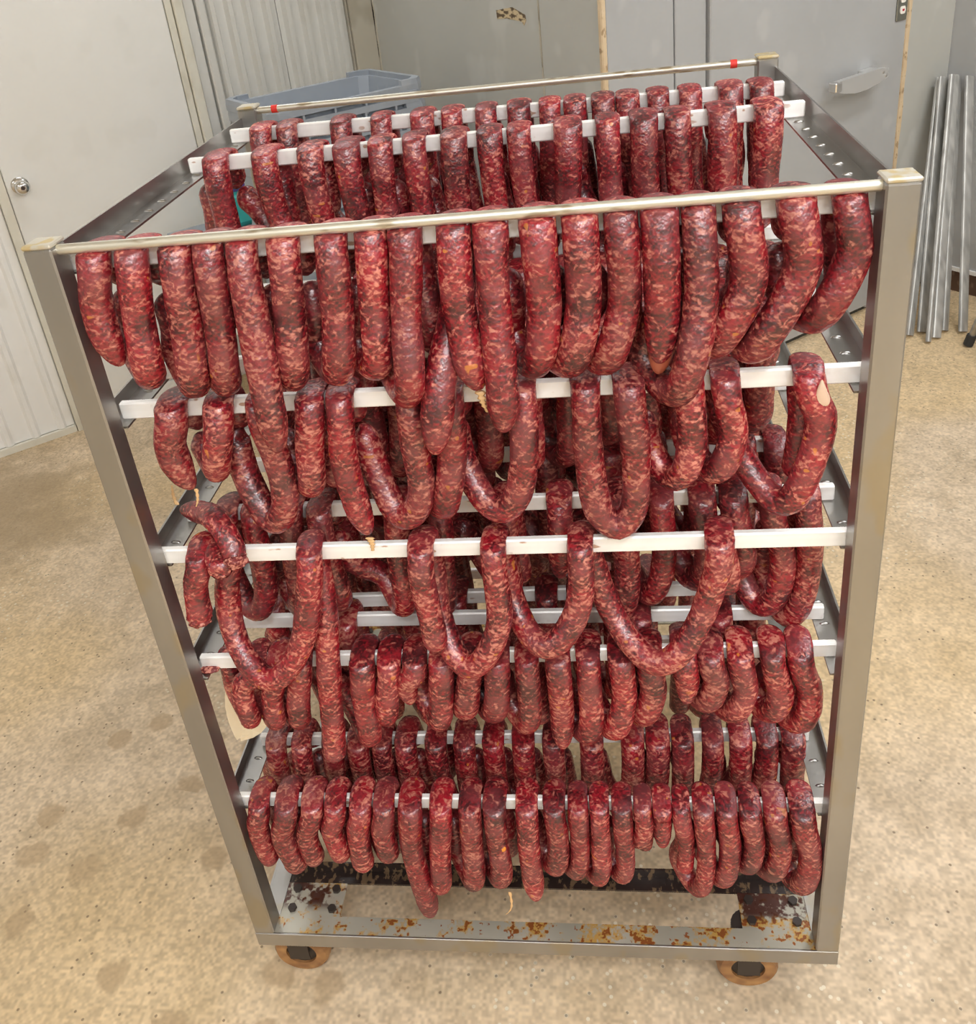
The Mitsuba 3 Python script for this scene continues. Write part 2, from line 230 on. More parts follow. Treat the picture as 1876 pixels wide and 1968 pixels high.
ROWS = {
'1c': [[[[-0.449,1.495],[-0.458,1.44],[-0.46,1.389],[-0.45,1.343]],"e"],[[[-0.398,1.495],[-0.41,1.4],[-0.416,1.312]],"h"],[[[-0.341,1.494],[-0.35,1.382],[-0.357,1.295]],"h"],[[[-0.298,1.492],[-0.305,1.393],[-0.313,1.295]],"h"],[[[-0.255,1.492],[-0.255,1.404],[-0.254,1.316],[-0.257,1.213]],"e"],[[[-0.202,1.491],[-0.21,1.401],[-0.22,1.297]],"h"],[[[-0.142,1.488],[-0.148,1.397],[-0.158,1.303]],"h"],[[[-0.093,1.488],[-0.101,1.394],[-0.106,1.307]],"h"],[[[-0.051,1.488],[-0.06,1.391],[-0.066,1.274]],"h"],[[[0.008,1.49],[0.005,1.414],[0.009,1.344],[0.019,1.283]],"e"],[[[0.052,1.489],[0.05,1.411],[0.05,1.312],[0.045,1.228]],"e"],[[[0.108,1.488],[0.109,1.393],[0.1,1.298]],"h"],[[[0.157,1.489],[0.156,1.39],[0.143,1.298]],"h"],[[[0.204,1.488],[0.204,1.386],[0.188,1.297]],"h"],[[[0.248,1.489],[0.249,1.403],[0.243,1.308]],"e"],[[[0.292,1.49],[0.292,1.38],[0.284,1.298],[0.272,1.255]],"h"],[[[0.34,1.491],[0.348,1.409],[0.339,1.35],[0.324,1.313]],"h"],[[[0.401,1.492],[0.408,1.418],[0.398,1.353],[0.37,1.303]],"h"],[[[0.458,1.493],[0.464,1.432],[0.457,1.375],[0.44,1.338]],"h"]] ,
'2a': [[[[-0.415,1.282],[-0.426,1.212],[-0.422,1.165],[-0.408,1.138]],"e"],[[[-0.347,1.27],[-0.353,1.209],[-0.366,1.149]],"h"],[[[-0.286,1.274],[-0.28,1.197],[-0.283,1.101]],"u",[-0.355,1.177]],[[[-0.218,1.267],[-0.228,1.194],[-0.234,1.117]],"h"],[[[-0.176,1.268],[-0.183,1.175],[-0.177,1.088],[-0.167,1.047]],"e"],[[[-0.079,1.263],[-0.081,1.17],[-0.086,1.102]],"u",[-0.168,1.185]],[[[-0.028,1.273],[-0.033,1.168],[-0.048,1.074]],"h"],[[[0.069,1.262],[0.062,1.163],[0.05,1.105]],"u",[-0.028,1.135]],[[[0.151,1.261],[0.15,1.183],[0.154,1.118]],"e2"],[[[0.206,1.279],[0.21,1.172],[0.208,1.09]],"u",[0.151,1.109]],[[[0.282,1.265],[0.285,1.177],[0.276,1.104]],"h"],[[[0.328,1.274],[0.337,1.189],[0.326,1.114]],"h"],[[[0.43,1.281],[0.444,1.207],[0.435,1.137]],"u",[0.367,1.099]]] ,
'4a': [[[[-0.402,0.824],[-0.424,0.758],[-0.43,0.659]],"h"],[[[-0.364,0.823],[-0.381,0.734],[-0.387,0.653]],"h"],[[[-0.325,0.823],[-0.337,0.734],[-0.345,0.655]],"h"],[[[-0.269,0.816],[-0.275,0.729],[-0.288,0.598]],"h"],[[[-0.224,0.821],[-0.23,0.729],[-0.232,0.617]],"h"],[[[-0.181,0.826],[-0.191,0.733],[-0.197,0.664]],"h"],[[[-0.141,0.825],[-0.148,0.766],[-0.155,0.708]],"e"],[[[-0.098,0.819],[-0.104,0.728],[-0.111,0.653]],"h"],[[[-0.053,0.827],[-0.06,0.743],[-0.066,0.676]],"h"],[[[-0.011,0.818],[-0.016,0.727],[-0.02,0.67]],"h"],[[[0.036,0.822],[0.035,0.72],[0.031,0.641]],"h"],[[[0.084,0.822],[0.084,0.72],[0.08,0.606]],"e"],[[[0.13,0.826],[0.13,0.72],[0.126,0.618]],"h"],[[[0.18,0.825],[0.182,0.719],[0.17,0.63]],"h"],[[[0.223,0.829],[0.226,0.73],[0.216,0.658]],"h"],[[[0.274,0.803],[0.276,0.762],[0.276,0.701]],"e"],[[[0.314,0.828],[0.321,0.751],[0.314,0.686]],"h"],[[[0.357,0.832],[0.364,0.729],[0.355,0.662]],"h"],[[[0.404,0.836],[0.415,0.729],[0.411,0.662]],"h"],[[[0.444,0.836],[0.458,0.728],[0.453,0.639]],"h"]] ,
'5a': [[[[-0.449,0.524],[-0.467,0.451],[-0.473,0.382],[-0.459,0.347]],"h"],[[[-0.406,0.531],[-0.421,0.425],[-0.413,0.325]],"h"],[[[-0.36,0.532],[-0.378,0.426],[-0.377,0.34]],"h"],[[[-0.319,0.539],[-0.33,0.441],[-0.326,0.352]],"h"],[[[-0.274,0.539],[-0.283,0.442],[-0.288,0.329]],"h"],[[[-0.233,0.54],[-0.24,0.443],[-0.239,0.354]],"h"],[[[-0.187,0.528],[-0.195,0.404],[-0.19,0.292],[-0.186,0.207]],"e"],[[[-0.134,0.529],[-0.144,0.405],[-0.155,0.272]],"h"],[[[-0.084,0.529],[-0.088,0.406],[-0.094,0.284]],"h"],[[[-0.042,0.524],[-0.043,0.408],[-0.045,0.295]],"h"],[[[0.012,0.524],[0.009,0.382],[0.011,0.257]],"e"],[[[0.058,0.531],[0.06,0.436],[0.054,0.329]],"h"],[[[0.097,0.532],[0.097,0.437],[0.09,0.314]],"h"],[[[0.132,0.532],[0.131,0.412],[0.127,0.297]],"h"],[[[0.169,0.539],[0.17,0.413],[0.168,0.305]],"h"],[[[0.203,0.539],[0.204,0.465],[0.2,0.394]],"h"],[[[0.234,0.54],[0.234,0.478],[0.233,0.399]],"e"],[[[0.265,0.534],[0.269,0.441],[0.268,0.336]],"h"],[[[0.3,0.535],[0.304,0.404],[0.298,0.275]],"h"],[[[0.337,0.535],[0.342,0.418],[0.336,0.305]],"h"],[[[0.374,0.536],[0.38,0.431],[0.376,0.34]],"h"],[[[0.413,0.536],[0.422,0.42],[0.416,0.325]],"h"],[[[0.455,0.537],[0.468,0.408],[0.464,0.296]],"h"]] ,
'3b': [[[[-0.425,1.031],[-0.438,0.966],[-0.437,0.914]],"e2"],[[[-0.379,1.015],[-0.38,0.954],[-0.392,0.859]],"u",[-0.464,0.895]],[[[-0.318,1.002],[-0.328,0.911],[-0.332,0.825]],"h"],[[[-0.271,1.02],[-0.268,0.909],[-0.264,0.834]],"h"],[[[-0.149,1.039],[-0.156,0.947],[-0.158,0.821]],"h"],[[[-0.081,1.032],[-0.089,0.924],[-0.093,0.819]],"h"],[[[0.018,1.037],[0.013,0.921],[0.015,0.849]],"h"],[[[0.1,1.029],[0.098,0.948],[0.092,0.888]],"e"],[[[0.19,1.035],[0.196,0.915],[0.188,0.803]],"h"],[[[0.25,1.037],[0.251,0.914],[0.239,0.833]],"h"],[[[0.309,1.016],[0.316,0.95],[0.312,0.862]],"h"],[[[0.354,1.014],[0.36,0.939],[0.366,0.88]],"h"],[[[0.406,1.035],[0.424,0.927],[0.417,0.844]],"u",[0.366,0.869]],[[[0.457,1.028],[0.464,0.917],[0.452,0.823]],"u",[0.41,0.847]]] ,
'1a': [-0.443,-0.391,-0.285,-0.208,-0.13,-0.075,-0.012,0.048,0.104,0.149,0.199,0.242,0.295,0.35,0.418,0.47] ,
'1b': [-0.455,-0.369,-0.29,-0.228,-0.171,-0.114,-0.048,0.011,0.059,0.138,0.202,0.259,0.312,0.381,0.452] ,
'2b': [-0.232,-0.175,-0.121,-0.053,0.003,0.059,0.128,0.182,0.23,0.28,0.335,0.4] ,
'2c': [-0.261,-0.208,-0.158,-0.075,-0.004,0.056,0.119,0.182,0.236,0.291,0.359,0.424] ,
'2d': [-0.3,-0.231,-0.167,-0.105,-0.038,0.042,0.119,0.185,0.241,0.304,0.372,0.451] ,
'2e': [-0.303,-0.187,-0.101,0.003,0.082,0.179,0.261,0.342] ,
'3c': [-0.348,-0.276,-0.193,-0.112,-0.029,0.076,0.179,0.251,0.316,0.388,0.438] ,
'4b': [-0.408,-0.334,-0.252,-0.167,-0.092,-0.013,0.062,0.115,0.175,0.241,0.307,0.397] ,
'4x': [-0.271,0.213,0.337] ,
'5b': [-0.462,-0.413,-0.354,-0.305,-0.261,-0.216,-0.16,-0.108,-0.055,-0.001,0.053,0.121,0.193,0.237,0.28,0.332,0.379,0.424,0.468] ,
}

# ------------------------------------------------------------------ the room
def slab(s0, s1, m0, m1, z0, z1): return room(box(s0, s1, m0, m1, z0, z1))
FS0, FS1, FM0, FM1 = -5.0, 3.44, -4.6, 3.13
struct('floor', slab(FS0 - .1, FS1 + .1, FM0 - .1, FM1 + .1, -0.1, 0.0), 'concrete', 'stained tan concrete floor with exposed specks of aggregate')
struct('ceiling', slab(FS0 - .1, FS1 + .1, FM0 - .1, FM1 + .1, CEIL, CEIL + .1), 'ceiling_paint', 'white ceiling with fluorescent lights')
wl = struct('wall_left', slab(FS0, 1.60, 3.131, 3.2, 0, CEIL), 'rib_metal', 'ribbed sheet metal wall beside the white door')
def ribbed(s0, s1, beads, w, h, mat):
    pts = [(s0, 3.130), (s0, 3.117)]
    for b in beads: pts += [(b - w, 3.117), (b - w * .45, 3.117 - h), (b + w * .45, 3.117 - h), (b + w, 3.117)]
    pts += [(s1, 3.117), (s1, 3.130)]
    obj('ribbed_sheet', room(extrude_z(pts, 0.03, CEIL)), mat, wl)
for k in range(9):
    a = -0.168 - 0.324 * (k + 1)
    ribbed(a, a + 0.3215, [a + .055, a + .163, a + .271], 0.019, 0.011, 'white_metal')
for a, b, beads in ((0.803, 1.102, [.824, .899, .975, 1.060]), (1.1045, 1.414, [1.146, 1.2245, 1.304, 1.375])): ribbed(a, b, beads, 0.020, 0.026, 'rib_metal')
obj('base_strip', slab(FS0, -0.17, 3.098, 3.116, 0, 0.028), 'trim_paint', wl)
d = struct('door_1', room(cbox(-0.128, 0.634, 3.098, 3.130, 0.088, 2.12, .003)), 'door_paint', 'plain white painted door with a round steel knob')
def lathe(profile, n=28): return trimesh.creation.revolve(np.array(profile, float), sections=n)
k = lathe([(0, 0), (.031, 0), (.033, .004), (.027, .010), (.013, .014), (.012, .030), (.018, .034), (.0265, .043), (.0285, .053), (.0255, .063), (.017, .069), (.009, .0705), (.0085, .068), (0, .068)])
k.apply_transform(orient([(*E1, 0), (0, 0, 1), (-E2[0], -E2[1], 0)], rpt(-0.078, 3.098, 1.058)))
kn = obj('door_knob', k, 'chrome', d, 40)
k = lathe([(0, 0), (.0055, 0), (.0055, .003), (0, .003)], 14); k.apply_transform(orient([(*E1, 0), (0, 0, 1), (-E2[0], -E2[1], 0)], rpt(-0.078, 3.031, 1.058)))
obj('keyhole', k, 'dark_metal', kn)
t1 = struct('trim_1', cat([slab(-0.166, -0.131, 3.092, 3.130, 0, 2.17), slab(-0.166, 0.70, 3.092, 3.130, 2.123, 2.17)]), 'trim_paint', 'pale frame of the white door on its knob side and top')
struct('trim_2', cat([slab(-0.13, 0.636, 3.090, 3.130, 0, 0.084)]), 'door_paint', 'white sill under the door')
struct('trim_3', cat([room(cbox(0.637, 0.664, 3.095, 3.130, 0, 2.12)), room(cbox(0.668, 0.708, 3.082, 3.130, 0, 2.12, .004))]), 'trim_paint', 'pale door jamb on the hinge side of the white door')
struct('trim_4', cat([room(cbox(0.711, 0.752, 3.098, 3.130, 0, CEIL)), room(cbox(0.762, 0.798, 3.090, 3.130, 0, CEIL, .006))]), 'rib_metal', 'grey metal corner flashing beside the door jamb')
struct('trim_5', cat([room(cbox(1.424, 1.5365, 3.085, 3.130, 0, CEIL, .003)), slab(1.416, 1.421, 3.10, 3.130, 0, CEIL)]), 'tan_trim', 'tan grey corner board between ribbed metal and cooler side')
wm = struct('wall_middle', slab(1.55, 1.62, 1.56, 3.131, 0, CEIL), 'joint', 'grey painted side of the walk-in cooler')
obj('panel', room(cbox(1.5376, 1.552, 1.871, 3.082, 0.012, CEIL, .002)), 'grey_panel', wm)
obj('panel', room(cbox(1.5376, 1.552, 1.556, 1.866, 0.012, CEIL, .002)), 'grey_panel', wm)
def wavy_strip(along, a, b0, b1, n=60, amp=.0025, seed=1):
    """a ragged bead of foam up a joint: room coords, along = 's' (face of wall_middle) or 'm' (face of wall_back)"""
    z = np.linspace(0.0, CEIL, n); r = np.random.default_rng(seed); e = r.normal(0, amp, (n, 2))
    P = []
    for i in range(n):
        l, h = b0 + e[i, 0], b1 + e[i, 1]
        for q, dpt in ((l, 0.006), (l + .002, -.003), (h - .002, -.004), (h, 0.006)):
            P.append((a + dpt, q, z[i]) if along == 's' else (q, a + dpt, z[i]))
    F = []
    for i in range(n - 1):
        for j in range(4):
            p, q = i * 4 + j, i * 4 + (j + 1) % 4
            F += [(p, q, q + 4), (p, q + 4, p + 4)]
    F += [(0, 1, 2), (0, 2, 3), (4 * n - 4, 4 * n - 2, 4 * n - 3), (4 * n - 4, 4 * n - 1, 4 * n - 2)]
    m = trimesh.Trimesh(np.array(P), np.array(F)); m.fix_normals(); return room(m)
obj('foam_bead', wavy_strip('s', 1.5385, 1.8655, 1.8715, seed=2, amp=.0012), 'tan_trim', wm)
obj('foam_bead', wavy_strip('s', 1.5385, 3.070, 3.084, seed=3), 'tan_trim', wm)
r = np.random.default_rng(5)
q = np.array([(0, 0), (.10, .012), (.175, -.012), (.178, -.030), (.165, -.046), (.15, -.034), (.06, -.026), (.002, -.030)])
obj('adhesive_patch', room(trimesh.Trimesh(*(lambda m: (np.c_[1.5378 - m.vertices[:, 2], 2.122 - m.vertices[:, 0], 1.472 + m.vertices[:, 1]], m.faces))(extrude_z(q, 0, .002)))), 'adhesive', wm)
wb = struct('wall_back', slab(1.56, 3.43, 1.556, 1.63, 0, CEIL), 'joint', 'grey panelled front of the walk-in cooler')
for a, b in ((1.554, 1.8435), (1.8495, 1.993)): obj('panel', room(cbox(a, b, 1.540, 1.556, 0.012, CEIL, .0025)), 'pale_panel', wb)
obj('panel', room(cbox(2.993, 3.098, 1.541, 1.556, 0.012, CEIL, .0025)), 'pale_panel', wb)
obj('panel', room(cbox(3.126, 3.4225, 1.543, 1.556, 0.012, CEIL, .0025)), 'grey_panel', wb)
obj('foam_bead', wavy_strip('m', 1.5405, 3.099, 3.1225, seed=4), 'foam', wb)
cb = obj('corner_bead', room(cbox(1.530, 1.552, 1.534, 1.553, 0.0, CEIL, .004)), 'foam', wb)
d2 = struct('door_2', room(cbox(2.0, 2.986, 1.527, 1.556, 0.03, 2.2, .004)), 'pale_panel', 'grey walk-in cooler door with a long chrome latch handle')
def prism_sz(poly, m0, m1):
    e = extrude_z(poly, 0, 1); v = np.array(e.vertices); v = np.c_[v[:, 0], m1 + (m0 - m1) * v[:, 2], v[:, 1]]
    t = trimesh.Trimesh(v, e.faces); t.fix_normals(); return t
h = obj('latch_handle', room(prism_sz([(2.578, 1.044), (2.578, 1.070), (2.60, 1.077), (2.82, 1.084), (2.889, 1.078), (2.889, 1.043), (2.83, 1.028), (2.77, 1.018), (2.70, 1.016), (2.63, 1.028)], 1.455, 1.480)), 'handle_metal', d2)
obj('bracket', room(cbox(2.80, 2.872, 1.478, 1.528, 1.045, 1.078, .003)), 'handle_metal', h)
obj('end_block', room(cbox(2.574, 2.610, 1.448, 1.486, 1.040, 1.076, .004)), 'chrome', h)
for s_, z_ in ((2.858, 1.066), (2.876, 1.052)):
    o = lathe([(0, 0), (.006, 0), (.005, .003), (0, .004)], 12); o.apply_transform(orient([(*E1, 0), (0, 0, 1), (-E2[0], -E2[1], 0)], rpt(s_, 1.4552, z_))); obj('screw', o, 'chrome', h)
wr = struct('wall_right', slab(3.4237, 3.50, FM0, 1.553, 0.10, CEIL), 'pale_panel', 'grey wall at the right of the cooler, behind the leaning sticks')
struct('trim_6', cat([slab(3.428, 3.50, FM0, 1.553, 0, 0.099)]), 'brown_sill', 'dark brown wooden sill under the right wall')
struct('trim_7', slab(3.412, 3.4235, FM0, 1.535, 0.100, 0.118), 'white_metal', 'pale strip along the foot of the right wall')
struct('wall_front', slab(FS0, FS1 + .06, FM0 - .07, FM0, 0, CEIL), 'room_paint', 'plain wall behind the viewpoint')
struct('wall_far', slab(FS0 - .07, FS0, FM0, 3.2, 0, CEIL), 'room_paint', 'plain wall at the far left end')
# power outlet on the cooler's jamb
ol = thing('power_outlet', 'grey power outlet plate with white sockets on the cooler door jamb', 'power outlet')
obj('plate', room(cbox(3.024, 3.088, 1.534, 1.541, 1.222, 1.335, .003)), 'outlet_plate', ol)
for zc in (1.262, 1.304):
    a = np.linspace(0, 2 * np.pi, 24, endpoint=False); pl = [(3.056 + .017 * np.cos(t), zc + np.clip(.0185 * np.sin(t), -.0145, .0145)) for t in a]
    so = obj('socket', room(prism_sz(pl, 1.531, 1.5345)), 'outlet_white', ol)
    obj('slot', room(box(3.052, 3.064, 1.5302, 1.5312, zc - .004, zc + .004)), 'outlet_red', so)

# ------------------------------------------------------------------ ceiling lights (above the frame)
LAMP_AT = ['nearest the viewpoint', 'behind the viewpoint, on the left', 'in front of the rack, on the right', 'behind the viewpoint, on the right', 'in front of the white door', 'in the alcove above the totes', 'in front of the cooler door', 'far left of the viewpoint']
for k, (s_, m_, p_) in enumerate(LAMPS):
    key = thing('ceiling_light', 'white fluorescent ceiling light ' + LAMP_AT[k], 'ceiling light', 'fluorescent ceiling lights')
    obj('housing', room(cat([box(s_ - .64, s_ + .64, m_ - .16, m_ + .16, CEIL - .035, CEIL - .002)])), 'lamp_housing', key)
    e = mikit.ply(room(cbox(s_ - .61, s_ + .61, m_ - .13, m_ + .13, CEIL - .062, CEIL - .037, .004)), 'lamp_housing')
    e['emitter'] = {'type': 'area', 'radiance': {'type': 'rgb', 'value': [p_ * c for c in LAMP_RGB]}}
    obj('diffuser', e, None, key)

# ------------------------------------------------------------------ the rack
W2, DEP, PT, ZB, HZ = 0.525, 0.8765, 0.038, 0.13, 1.512
LEVEL = {1: 1.469, 2: 1.240, 3: 1.0, 4: 0.77, 5: 0.465}
TIER = {1: 'top', 2: 'second', 3: 'third', 4: 'fourth', 5: 'bottom'}
rk = thing('smokehouse_rack', 'tall stainless steel smokehouse rack on casters, loaded with hanging sausages', 'rack')
for x0 in (-W2, W2 - PT):
    for y0 in (0, DEP - PT):
        p = obj('post', cbox(x0, x0 + PT, y0, y0 + PT, ZB + .0355, HZ, .0025), 'steel', rk)
        obj('cap', cbox(x0 - .0005, x0 + PT + .0005, y0 - .0005, y0 + PT + .0005, HZ + .0002, HZ + .006, .002), 'cap_steel', p, label='brass-coloured cap')
for y in (0.019, DEP - .019): obj('top_rod', cyl((-W2 + PT - .001, y, 1.506), (W2 - PT + .001, y, 1.506), .0068, 18), 'rod_steel', rk, 40)
for x in (-.452, .446):
    m = cyl((x - .006, DEP - .019, 1.506), (x + .006, DEP - .019, 1.506), .0079, 20)
    obj('tape_band', m, 'red_tape', rk + '__top_rod_001', label='red tape band')
def dome(n=8):
    u = np.linspace(0, 2 * np.pi, n, endpoint=False)
    v = np.vstack([np.c_[np.cos(u), np.sin(u), u * 0], np.c_[.7 * np.cos(u), .7 * np.sin(u), u * 0 + .75], [[0, 0, 1]]])
    return trimesh.convex.convex_hull(v)
ST, SH = 0.006, 0.026            # half thickness, height
STICKS = {'1a': (.727, 1), '1b': (.531, 1), '1c': (.048, 1), '2a': (.064, 2), '2b': (.21, 2), '2c': (.34, 2), '2d': (.50, 2), '2e': (.62, 2), '3a': (.045, 3), '3b': (.153, 3), '3c': (.295, 3), '3d': (.50, 3), '3e': (.70, 3),
          '4a': (.07, 4), '4x': (.160, 4), '4b': (.2150, 4), '4c': (.42, 4), '4d': (.64, 4), '5a': (.046, 5), '5b': (.187, 5), '5c': (.43, 5), '5d': (.66, 5)}
TILT = {'1a': (.744, .709), '1b': (.522, .540), '2b': (.185, .245), '3b': (.153, .154), '4a': (.064, .078), '4b': (.204, .227), '5b': (.179, .194)}
ORDN = ['front', 'second', 'third', 'fourth', 'rearmost']
def stick_y(row, x):
    if row in TILT: a, b = TILT[row]; return a + (b - a) * (x + .515) / 1.03
    return STICKS[row][0]
def stick_name(row):
    lv = STICKS[row][1]; same = sorted((v[0], k) for k, v in STICKS.items() if v[1] == lv); i = [k for _, k in same].index(row)
    w = 'front' if i == 0 else 'rearmost' if i == len(same) - 1 else {1: 'second', 2: 'third', 3: 'fourth'}[i]
    return f'{w} stick of the {TIER[lv]} tier'
DOME = dome()
nb = DOME.copy(); nb.apply_scale((.0085, .0036, .0032)); BUMP = mikit.ply(nb, 'steel_clean', smooth=50)
for lv in (1, 2, 3, 4, 5):
    zl = LEVEL[lv]
    for sx in (-1, 1):
        y0, y1 = .0385, DEP - PT - .0005
        m = cat([box(min(sx * .482, sx * .5215), max(sx * .482, sx * .5215), y0, y1, zl - .003, zl), box(min(sx * .5185, sx * .5215), max(sx * .5185, sx * .5215), y0, y1, zl + .0001, zl + (.028 if lv == 1 else .0205))])
        rl = obj('rail', m, 'steel_clean', rk)
        for j in range(14):
            if any(v[1] == lv and abs(stick_y(q, sx * .4975) - (.095 + .0515 * j)) < .0115 for q, v in STICKS.items()): continue
            obj('notch_bump', {**BUMP, 'to_world': T().translate([sx * .4975, .095 + .0515 * j, zl - .0002])}, None, rl)
for y0, sg in ((0, 1), (DEP, -1)):
    yy = sorted((y0, y0 + sg * .004)); obj('base_rail', cbox(-W2, W2, yy[0], yy[1], ZB, ZB + .0352, .001), 'steel', rk)
    yy = sorted((y0 + sg * .0042, y0 + sg * .0385)); obj('drip_flange', box(-W2 + .004, W2 - .004, yy[0], yy[1], ZB + .031, ZB + .035), 'greasy_steel', rk, label='flange spotted with rusty grease')
for sx in (-1, 1):
    xx = sorted((sx * W2, sx * (W2 - .004))); m = box(xx[0], xx[1], .0042, DEP - .0042, ZB, ZB + .035)
    xx = sorted((sx * (W2 - .0042), sx * (W2 - .038))); obj('base_rail', cat([m, box(xx[0], xx[1], .0388, DEP - .0388, ZB + .031, ZB + .035)]), 'steel', rk)
hexa = trimesh.creation.cylinder(radius=.0085, height=.006, sections=6); hexa.apply_translation((0, 0, .003)); BOLT = mikit.ply(hexa, 'dark_metal')
for yc, sg in ((.0388, 1), (DEP - .0388, -1)):
    for sx in (-1, 1):
        xx = sorted((sx * .370, sx * .487)); yy = sorted((yc, yc + sg * .0685))
        pl = obj('caster_plate', box(xx[0], xx[1], yy[0], yy[1], ZB + .029, ZB + .0335), 'greasy_steel', rk, label='plate caked with dark drippings')
        for bx in (.388, .466):
            for by in (.014, .054): obj('bolt', {**BOLT, 'to_world': T().translate([sx * bx, yc + sg * by, ZB + .0334]).rotate([0, 0, 1], 17 * bx * 100)}, None, pl)
        cx, cy = sx * .425 + (-.04 if sx < 0 else -.044), (.050 if sg > 0 else DEP - .05)
        ca = obj('caster', cat([cyl((cx, cy, .116), (cx, cy, ZB + .029), .030, 20), box(cx - .024, cx + .024, cy - .026, cy + .026, .108, .117),
                                box(cx - .020, cx + .020, cy - .0255, cy - .0225, .05, .110), box(cx - .020, cx + .020, cy + .0225, cy + .0255, .05, .110)]), 'dark_metal', rk)
        wh = trimesh.creation.revolve(np.array([(.030, -.018), (.049, -.018), (.054, -.012), (.0555, 0), (.054, .012), (.049, .018), (.030, .018), (.030, -.018)]), sections=36)
        wh.apply_transform(orient([(1, 0, 0), (0, 0, 1), (0, -1, 0)], (cx, cy, .0556))); obj('wheel', wh, 'wheel_rubber', ca, 40, label='brown rubber wheel')
        hb = lathe([(0, -.021), (.012, -.021), (.012, -.016), (.0295, -.013), (.0295, .013), (.012, .016), (.012, .021), (0, .021)], 24)
        hb.apply_transform(orient([(1, 0, 0), (0, 0, 1), (0, -1, 0)], (cx, cy, .0556))); obj('hub', hb, 'dark_metal', ca, 40)
    yy = sorted((yc + sg * .0692, yc + sg * .0952)); m = box(-W2 + .0385, W2 - .0385, yy[0], yy[1], ZB + .029, ZB + .033)
    yy = sorted((yc + sg * .0954, yc + sg * .0985)); obj('cross_bar', cat([m, box(-W2 + .0385, W2 - .0385, yy[0], yy[1], ZB + .029, ZB + .056)]), 'black_drip', rk, label='cross bar blackened with drippings')

# ------------------------------------------------------------------ smoke sticks
for row, (ys, lv) in STICKS.items():
    zl = LEVEL[lv]; zb = zl + .0002
    y0, y1 = stick_y(row, -.515), stick_y(row, .515); ang = math.degrees(math.atan2(y1 - y0, 1.03))
    HL = .512 if lv == 1 and ys > .4 else .4985
    k = obj('smoke_stick', {**mikit.ply(cbox(-HL, HL, -ST, ST, 0, SH, .0022), 'stick_metal'), 'to_world': T().translate([0, (y0 + y1) / 2, zb]).rotate([0, 0, 1], ang)}, None)
    tag(k, f'bright aluminium sausage stick, the {stick_name(row)} on the rack', 'stick', 'sausage sticks on the rack')

# ------------------------------------------------------------------ sausages
IDENT = [0]
NTH = 'first second third fourth fifth sixth seventh eighth ninth tenth eleventh twelfth thirteenth fourteenth fifteenth sixteenth seventeenth eighteenth nineteenth twentieth twenty-first twenty-second twenty-third twenty-fourth'.split()
def sausage(points, r, label, group, fine=True, end0='round', end1='round', rough=0.05, zflat=None, name='sausage'):
    IDENT[0] += 1; i = IDENT[0]
    m, uv = tube(points, r, 18 if fine else 12, 0.007 if fine else 0.011, end0, end1, seed=i * 13, rough=rough, ident=i, zflat=zflat)
    k = obj(name, m, 'sausage_skin', None, True, uv=uv); tag(k, label, 'sausage', group); return k
def tail(parent, pts, w=.0035, mat='casing', name='casing_tail', label='thin dried casing tail'):
    P = CubicSpline(np.arange(len(pts)), np.array(pts, float))(np.linspace(0, len(pts) - 1, 14))
    rr = np.linspace(w, w * .35, 14) * (1 + .35 * np.sin(np.arange(14) * 2.1)); V = []
    for p, q in zip(P, rr): V += [p + q * np.array([math.cos(a), .35 * math.sin(a), 0]) for a in np.arange(6) * math.pi / 3]
    F = [f for i in range(13) for j in range(6) for f in ((i * 6 + j, i * 6 + (j + 1) % 6, i * 6 + 6 + (j + 1) % 6), (i * 6 + j, i * 6 + 6 + (j + 1) % 6, i * 6 + 6 + j))]
    F += [(0, i + 1, i) for i in range(1, 5)] + [(78, 78 + i, 79 + i) for i in range(1, 5)]
    m = trimesh.Trimesh(np.array(V), np.array(F)); m.fix_normals(); obj(name, m, mat, parent, True, label=label)
GAP = 0.0012
def over(xt, ys, zl, r): return (xt, ys, zl + SH + r * 0.97)
